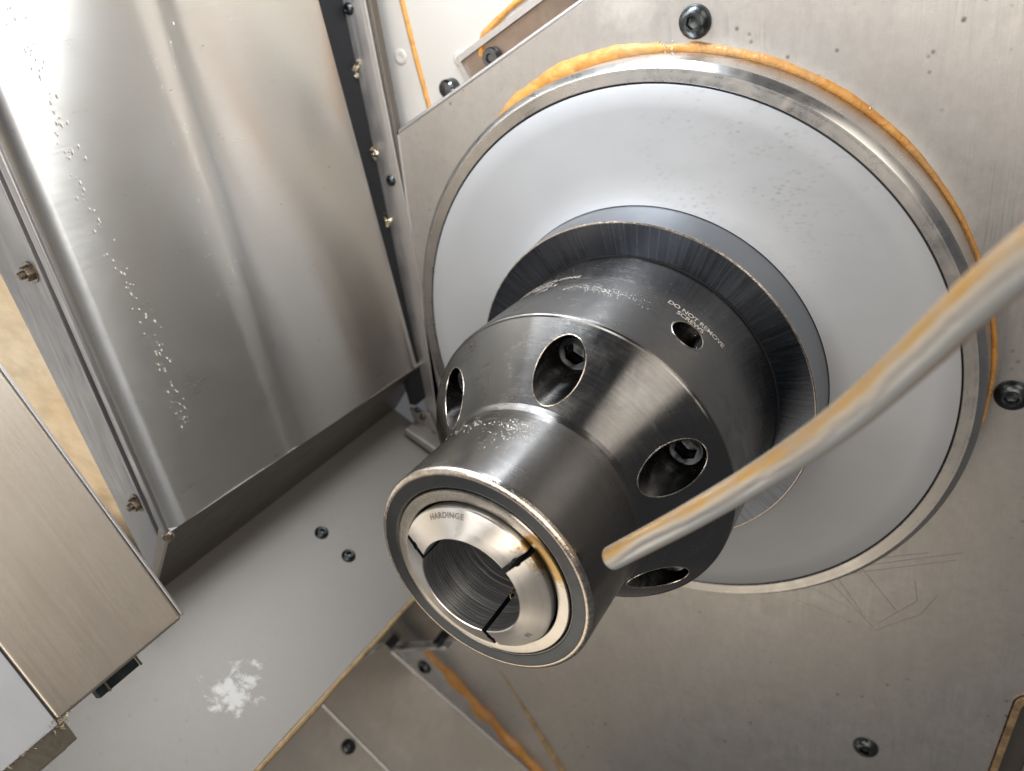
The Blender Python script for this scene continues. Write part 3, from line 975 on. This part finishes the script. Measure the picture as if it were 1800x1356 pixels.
# chips on the end of the cover
V, F = [], []
for q in range(170):
    t = rnd.random() ** 2.2
    c_ = BP(-0.02 + rnd.gauss(0, 0.012), -6.72 - t * 1.2, -0.01 + rnd.gauss(0, 0.012))
    if q < 70:
        c_ = BP(rnd.gauss(0.0, 0.03), -6.735 + rnd.gauss(0, 0.05), 0.0 + rnd.gauss(0, 0.025))
    b_ = len(V)
    d_ = Vector([rnd.uniform(-1, 1) for _ in range(3)]).normalized()
    e_ = Vector([rnd.uniform(-1, 1) for _ in range(3)]).normalized()
    l_ = rnd.uniform(0.01, 0.045)
    V += [c_, c_ + d_ * l_, c_ + d_ * l_ * 0.6 + e_ * 0.010, c_ + e_ * 0.008]
    F += [(b_, b_ + 1, b_ + 2), (b_, b_ + 2, b_ + 3), (b_, b_ + 3, b_ + 1), (b_ + 1, b_ + 3, b_ + 2)]
o = mesh_obj('swarf', V, F, M['chip'], None)
o['label'] = 'golden metal chips clinging to the end of the sliding cover'
o['category'] = 'swarf'
o['kind'] = 'stuff'

# ================================================================== spindle cover: ring, pale disc
sp_ = thing('spindle_cover', 'big pale grey disc with a steel rim around the spindle', 'spindle cover', (0, 0, 0))
lathe('steel_rim', [(Y(3.90), 3.150), (Y(3.865), 3.155), (Y(3.86), 3.162), (Y(3.86), 3.283), (Y(3.864), 3.29), (Y(3.93), 3.345), (Y(3.94), 3.352), (Y(4.2), 3.356), (Y(4.41), 3.356)],
      M['rim'], sp_, 320)
lathe('gap', [(Y(3.905), 3.16), (Y(3.905), 3.10)], M['rubber'], sp_, 128)
lathe('pale_disc', [(Y(3.93), 3.135), (Y(3.868), 3.135), (Y(3.862), 3.128), (Y(3.85), 2.9), (Y(3.81), 2.55), (Y(3.775), 2.3), (Y(3.745), 2.15), (Y(3.71), 2.05), (Y(3.68), 2.0), (Y(3.665), 1.975)],
      M['disc'], sp_, 320, smooth=40)
lathe('spindle_nose', [(Y(3.85), 1.968), (Y(3.665), 1.968), (Y(3.45), 1.95), (Y(3.26), 1.932), (Y(3.255), 1.90), (Y(3.255), 1.2)], M['spindle'], sp_, 256)

# ================================================================== collet chuck
chuck = thing('collet_chuck', 'dark steel collet chuck with ringed nose and recessed socket screws', 'chuck', (0, 0, 0))
lathe('rear_flange', [(Y(3.25), 1.918), (Y(3.236), 1.936), (Y(3.228), 1.936), (Y(3.222), 1.924), (Y(3.224), 1.8), (Y(3.238), 1.578), (Y(3.28), 1.572), (Y(3.28), 1.50)], M['flange'], chuck, 256, smooth=20)
lathe('gap_ring', [(Y(3.262), 1.555), (Y(3.226), 1.5625), (Y(3.226), 1.578), (Y(3.262), 1.583)], M['rubber'], chuck, 256)  # black ring added so the gap reads as shaded
lathe('flange_edge', [(Y(3.252), 1.934), (Y(3.240), 1.942), (Y(3.227), 1.941), (Y(3.2195), 1.930), (Y(3.2195), 1.924)], M['bright'], chuck, 256)

K0, K1, KR0, KR1 = 1.02, 1.66, 1.035, 1.563   # cone start/end depth and radii
prof = [(Y(3.27), 1.30), (Y(3.27), 1.556), (Y(3.232), 1.560), (Y(2.9), 1.570), (Y(1.70), 1.590), (Y(1.683), 1.587), (Y(1.668), 1.577), (Y(K1), KR1)]
prof += [(Y(K0), KR0), (Y(0.985), 1.018), (Y(0.955), 1.006), (Y(0.90), 1.0), (Y(0.06), 1.0), (Y(0.03), 0.997), (Y(0.012), 0.988), (Y(0.004), 0.972), (Y(0.0), 0.955)]
prof += [(Y(0.0), 0.885), (Y(0.006), 0.875), (Y(0.004), 0.868), (Y(0.0), 0.860), (Y(0.0), 0.832), (Y(0.012), 0.822), (Y(0.05), 0.820), (Y(1.9), 0.82), (Y(1.9), 0.9), (Y(2.2), 1.30)]
V, F = lathe_data(prof, 288, closed=True)
body = mesh_obj('body', V, F, M['body'], chuck)
cuts = []
AB = [20.8 + 60 * k for k in range(6)]
BR, BRR = 1.265, 0.215
for a in AB:
    c_ = (BR * math.cos(math.radians(a)), BR * math.sin(math.radians(a)))
    cuts.append(cyl_cut(c_, BRR, Y(0.85), Y(1.86), 72))
# side hole
sa2 = math.radians(50.6)
dirv = Vector((math.cos(sa2), 0, math.sin(sa2)))
tx = Vector((-math.sin(sa2), 0, math.cos(sa2)))
V, F = [], []
for r_ in (1.12, 1.75):
    for k in range(64):
        a = 2 * PI * k / 64
        V.append(dirv * r_ + Vector((0, Y(2.27), 0)) + Vector((0, 1, 0)) * 0.165 * math.cos(a) + tx * 0.165 * math.sin(a))
F = [tuple(range(64)), tuple(range(127, 63, -1))] + [(k, (k + 1) % 64, 64 + (k + 1) % 64, 64 + k) for k in range(64)]
cuts.append(cutter(V, F))
boolean(body, cuts)
# analytic normals so that the reflections stay clean after cutting
me = body.data
me.shade_smooth()
segs = []
for j in range(len(prof) - 1):
    (y0, r0), (y1, r1) = prof[j], prof[j + 1]
    segs.append((y0, r0, y1, r1))
pv = np.array(prof)
nprof = []
for j in range(len(segs)):
    y0, r0, y1, r1 = segs[j]
    d_ = np.array([y1 - y0, r1 - r0])
    d_ = d_ / np.linalg.norm(d_)
    nprof.append(np.array([-d_[1], d_[0]]))    # (ny, nr), sign fixed below
normals = []
for p in me.polygons:
    c_ = p.center / U
    n = p.normal
    cr = math.hypot(c_.x, c_.z)
    best = None
    rdir = (c_.x / cr, c_.z / cr)
    nr = n.x * rdir[0] + n.z * rdir[1]
    ny_ = n.y
    for j, (y0, r0, y1, r1) in enumerate(segs):
        nn = nprof[j]
        dt = nn[0] * ny_ + nn[1] * nr
        if abs(dt) < 0.997:
            continue
        off = (c_.y - y0) * nn[0] + (cr - r0) * nn[1]
        lo, hi = min(y0, y1) - 0.01, max(y0, y1) + 0.01
        lr, hr = min(r0, r1) - 0.01, max(r0, r1) + 0.01
        if abs(off) < 0.01 and lo < c_.y < hi and lr < cr < hr:
            best = nn * (1 if dt > 0 else -1)
            break
    for li in p.loop_indices:
        co = me.vertices[me.loops[li].vertex_index].co
        if best is None:
            normals.append((0, 0, 0) if False else tuple(n))
        else:
            rr = math.hypot(co.x, co.z) or 1
            normals.append((co.x / rr * best[1], best[0], co.z / rr * best[1]))
    if best is None:
        # bore walls: normals straight from the bore axes
        hit = None
        for a in AB:
            bx, bz = BR * math.cos(math.radians(a)), BR * math.sin(math.radians(a))
            if abs(math.hypot(c_.x - bx, c_.z - bz) - BRR) < 0.01 and abs(n.y) < 0.1:
                hit = (bx, bz)
        if hit:
            for k, li in enumerate(p.loop_indices):
                co = me.vertices[me.loops[li].vertex_index].co / U
                v = Vector((hit[0] - co.x, 0, hit[1] - co.z)).normalized()
                normals[-p.loop_total + k] = tuple(v)
me.normals_split_custom_set(normals)


def cone_d(r):
    if r > KR1:
        return K1 + (r - KR1) * 0.9
    return K0 + (r - KR0) * (K1 - K0) / (KR1 - KR0)


for a in AB[:3] + AB[4:]:
    ca_, sa3 = math.cos(math.radians(a)), math.sin(math.radians(a))
    cx, cz = BR * ca_, BR * sa3
    P = []
    for k in range(73):
        t = 2 * PI * k / 72
        x, z = cx + BRR * math.cos(t), cz + BRR * math.sin(t)
        P.append((x, Y(cone_d(math.hypot(x, z))) + 0.002, z))
    tube('bore_rim', P, 0.0062, M['bright'], chuck, 6)
    screw((cx, Y(1.86), cz), (0, -1, 0), 0.172, 0.25, chuck, M['bolt'], dome=False, rot=0.35 + a, name='socket_screw', hexr=0.60, depth=0.9)
P = []
for k in range(73):
    t = 2 * PI * k / 72
    ax, tg = 0.165 * math.cos(t), 0.165 * math.sin(t)
    R_ = 1.58
    P.append(dirv * math.sqrt(R_ * R_ - tg * tg) + tx * tg + Vector((0, Y(2.27) + ax, 0)))
tube('bore_rim', P, 0.010, M['bright'], chuck, 6)
# turned face ring, and the pale liner ring inside it
lathe('face_ring', [(Y(0.0015), 0.835), (Y(-0.004), 0.845), (Y(-0.004), 0.945), (Y(0.0015), 0.955)], M['face'], chuck, 256)
lathe('nose_edge', [(Y(0.035), 1.0005), (Y(0.012), 0.992), (Y(0.0), 0.976), (Y(-0.0055), 0.958), (Y(-0.0045), 0.950)], M['bright'], chuck, 256)
lathe('liner_ring', [(Y(0.3), 0.812), (Y(0.0), 0.812), (Y(-0.012), 0.805), (Y(-0.014), 0.795), (Y(-0.008), 0.716), (Y(0.005), 0.706), (Y(0.6), 0.700)], M['liner'], chuck, 256, smooth=30)
lathe('inner_floor', [(Y(1.7), 0.82), (Y(1.7), 0.02)], M['rubber'], chuck, 64)


# lettering engraved on the body
def ring_text(s, size, a_start, depth, R_, mat, space=1.05, sx=1.0, per=1):
    """letters run round the cylinder from angle a_start (degrees) clockwise, tops towards the wall"""
    V, F = text_mesh(s, size, space)
    W = []
    for x, y, z in V:
        a = math.radians(a_start) - x * sx / R_
        W.append(((R_ + 0.003) * math.cos(a), Y(depth + y), (R_ + 0.003) * math.sin(a)))
    return mesh_obj('lettering', W, F, mat, chuck)


ring_text('DO NOT REMOVE', 0.088, 62.8, 2.535, 1.577, M['etch'], 1.0, 0.92)
ring_text('SCREWS', 0.088, 58.2, 2.452, 1.578, M['etch'], 1.0, 0.92)
ring_text('WORKHOLDING', 0.085, 124.5, 2.60, 1.576, M['etch'], 1.05, 1.12)
ring_text('COLLET', 0.085, 119.0, 2.50, 1.577, M['etch'], 1.05, 1.1)
ring_text('16C S27 P.S', 0.085, 121.0, 2.42, 1.578, M['etch'], 1.05, 1.1)
ring_text('10', 0.085, 109.0, 2.32, 1.580, M['etch'], 1.05, 1.1)

# ================================================================== collet
col = thing('collet', 'bright steel collet with three slots set in the chuck nose', 'collet', (0, 0, 0))
SL = [157, 37, -83]
cprof = [(Y(0.5), 0.60), (Y(0.02), 0.684), (Y(-0.05), 0.692), (Y(-0.064), 0.686), (Y(-0.072), 0.672), (Y(-0.158), 0.470), (Y(-0.162), 0.462), (Y(-0.155), 0.455), (Y(1.2), 0.455), (Y(1.2), 0.60)]
for i in range(3):
    a1, a0 = SL[i], SL[i] - 120
    half = 0.025
    V, F = [], []
    n = 80
    m = len(cprof)
    for (y, r) in cprof:
        off = math.asin(half / r)
        for k in range(n + 1):
            a = math.radians(a0) + off + (math.radians(120) - 2 * off) * k / n
            V.append((r * math.cos(a), y, r * math.sin(a)))
    for j in range(m):
        j2 = (j + 1) % m
        for k in range(n):
            F.append((j * (n + 1) + k, j * (n + 1) + k + 1, j2 * (n + 1) + k + 1, j2 * (n + 1) + k))
    F.append(tuple(j * (n + 1) for j in range(m)))
    F.append(tuple(j * (n + 1) + n for j in range(m)))
    seg_ = mesh_obj('jaw', V, F, M['collet'], col)
    cu = []
    for a in (SL[i], SL[i] - 120):
        ar = math.radians(a)
        cu.append(cyl_cut((0.575 * math.cos(ar), 0.575 * math.sin(ar)), 0.036, Y(-0.5), Y(2), 24))
    boolean(seg_, cu)
    seg_.data.materials.append(M['bore'])
    seg_.data.materials.append(M['black'])  # shade inside the slots, painted black on their walls
    for p in seg_.data.polygons:
        c_ = p.center / U
        if math.hypot(c_.x, c_.z) < 0.4575 and abs(p.normal.y) < 0.3:
            p.material_index = 1
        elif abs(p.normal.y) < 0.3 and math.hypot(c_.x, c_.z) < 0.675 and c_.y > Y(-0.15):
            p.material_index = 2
    seg_.data.shade_smooth()
    seg_.data.set_sharp_from_angle(angle=math.radians(20))


def face_text(s, size, a_mid, r0, mat, parent):
    V, F = text_mesh(s, size, 1.15)
    x0, x1 = min(v[0] for v in V), max(v[0] for v in V)
    W = []
    k = (0.158 - 0.072) / (0.672 - 0.470)
    for x, y, z in V:
        r = r0 + y
        a = math.radians(a_mid) - (x - (x0 + x1) / 2) / r0
        W.append((r * math.cos(a), Y(-0.072 - (0.672 - r) * k) - 0.0025, r * math.sin(a)))
    return mesh_obj('lettering', W, F, mat, parent)


face_text('HARDINGE', 0.062, 104, 0.615, M['stamp'], col)
face_text('16', 0.06, -43, 0.585, M['stamp'], col)
# debris stuck in the lower slot
V, F = [], []
for q in range(26):
    a = math.radians(-83)
    d_ = rnd.uniform(0.30, 0.52)
    c_ = Vector((0.45 * math.cos(a), Y(d_), 0.45 * math.sin(a))) + Vector([rnd.uniform(-.022, .022) for _ in range(3)])
    b_ = len(V)
    V += [c_ + Vector([rnd.uniform(-.03, .03) for _ in range(3)]) for _ in range(4)]
    F += [(b_, b_ + 1, b_ + 2), (b_, b_ + 2, b_ + 3), (b_, b_ + 3, b_ + 1), (b_ + 1, b_ + 3, b_ + 2)]
o = mesh_obj('swarf', V, F, M['chip'], None)
o['label'] = 'tiny pale chips stuck in the slot inside the collet bore'
o['category'] = 'swarf'
o['kind'] = 'stuff'

# coolant droplets on nose and body
V, F = [], []


def drop(a, d, R_, q):
    p = Vector((R_ * math.cos(a), Y(d), R_ * math.sin(a)))
    n = Vector((math.cos(a), 0, math.sin(a)))
    x, y, n = frame_from(n, (0, 1, 0))
    b = len(V)
    for (rr, h) in ((1, 0), (0.8, 0.35), (0.4, 0.55)):
        for k in range(8):
            t = 2 * PI * k / 8
            V.append(p + (x * math.cos(t) + y * math.sin(t)) * q * rr + n * q * h)
    V.append(p + n * q * 0.6)
    for j in range(2):
        for k in range(8):
            F.append((b + j * 8 + k, b + j * 8 + (k + 1) % 8, b + (j + 1) * 8 + (k + 1) % 8, b + (j + 1) * 8 + k))
    for k in range(8):
        F.append((b + 16 + k, b + 16 + (k + 1) % 8, b + 24))


for _ in range(150):
    drop(math.radians(rnd.gauss(84, 6)), 0.70 - abs(rnd.gauss(0, 0.16)) + 0.12, 1.0, rnd.uniform(0.003, 0.0085))
for _ in range(60):
    drop(math.radians(rnd.gauss(110, 6)), 0.80 - abs(rnd.gauss(0, 0.10)), 1.0, rnd.uniform(0.003, 0.007))
for _ in range(330):
    a = rnd.gauss(84, 8)
    drop(math.radians(a), 2.33 - (84 - a) * 0.000 + rnd.gauss(0, 0.045), 1.581, rnd.uniform(0.002, 0.0062))
for _ in range(60):
    drop(math.radians(rnd.uniform(45, 110)), rnd.uniform(1.8, 3.1), 1.579, rnd.uniform(0.002, 0.005))
o = mesh_obj('coolant_droplets', V, F, M['drop'], chuck, smooth=60)
o['kind'] = 'stuff'

# pieces that belong to one part hang below that part
def hang(root, names, part):
    tgt = [c for c in root.children if c.name.split('.')[0] == part][0]
    for c in list(root.children):
        if c.name.split('.')[0] in names:
            c.parent = tgt
            c.location = c.location - tgt.location


bpy.context.view_layer.update()
hang(chuck, ('lettering', 'bore_rim', 'coolant_droplets'), 'body')
hang(wall, ('scratch', 'chip'), 'sheet')
hang(col, ('lettering',), 'jaw')
hang(guard, ('dried_droplets',), 'sheet')

# ================================================================== coolant nozzle
ctl = [Vector(p) for p in ((1.108, -4.253, 0.362), (1.704, -4.273, 0.885), (2.223, -4.245, 1.353), (2.679, -4.467, 1.922), (3.011, -4.644, 2.417), (3.223, -4.774, 2.767), (3.394, -4.903, 3.031), (3.667, -5.114, 3.423), (3.947, -5.345, 3.842))]
P = []
for i in range(len(ctl) - 1):
    a, b, c_, d_ = ctl[max(i - 1, 0)], ctl[i], ctl[i + 1], ctl[min(i + 2, len(ctl) - 1)]
    for k in range(8):
        t = k / 8
        P.append(0.5 * ((2 * b) + (c_ - a) * t + (2 * a - 5 * b + 4 * c_ - d_) * t * t + (3 * b - a - 3 * c_ + d_) * t ** 3))
P.append(ctl[-1])
noz = thing('coolant_nozzle', 'amber and silver stained coolant nozzle pipe crossing in front of the chuck', 'nozzle', ctl[0])
P = P[1:]
rad = [0.091 + 0.012 * min(1, i / 40) for i in range(len(P))]
t0 = (P[1] - P[0]).normalized()
P = [P[0] - t0 * x for x in (0.040, 0.036, 0.025)] + P
rad = [0.072, 0.085, 0.090] + rad
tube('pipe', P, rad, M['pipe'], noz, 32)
tube('tip_lip', [P[0] - t0 * 0.004, P[0] + t0 * 0.01], 0.07, M['liner'], noz, 24)
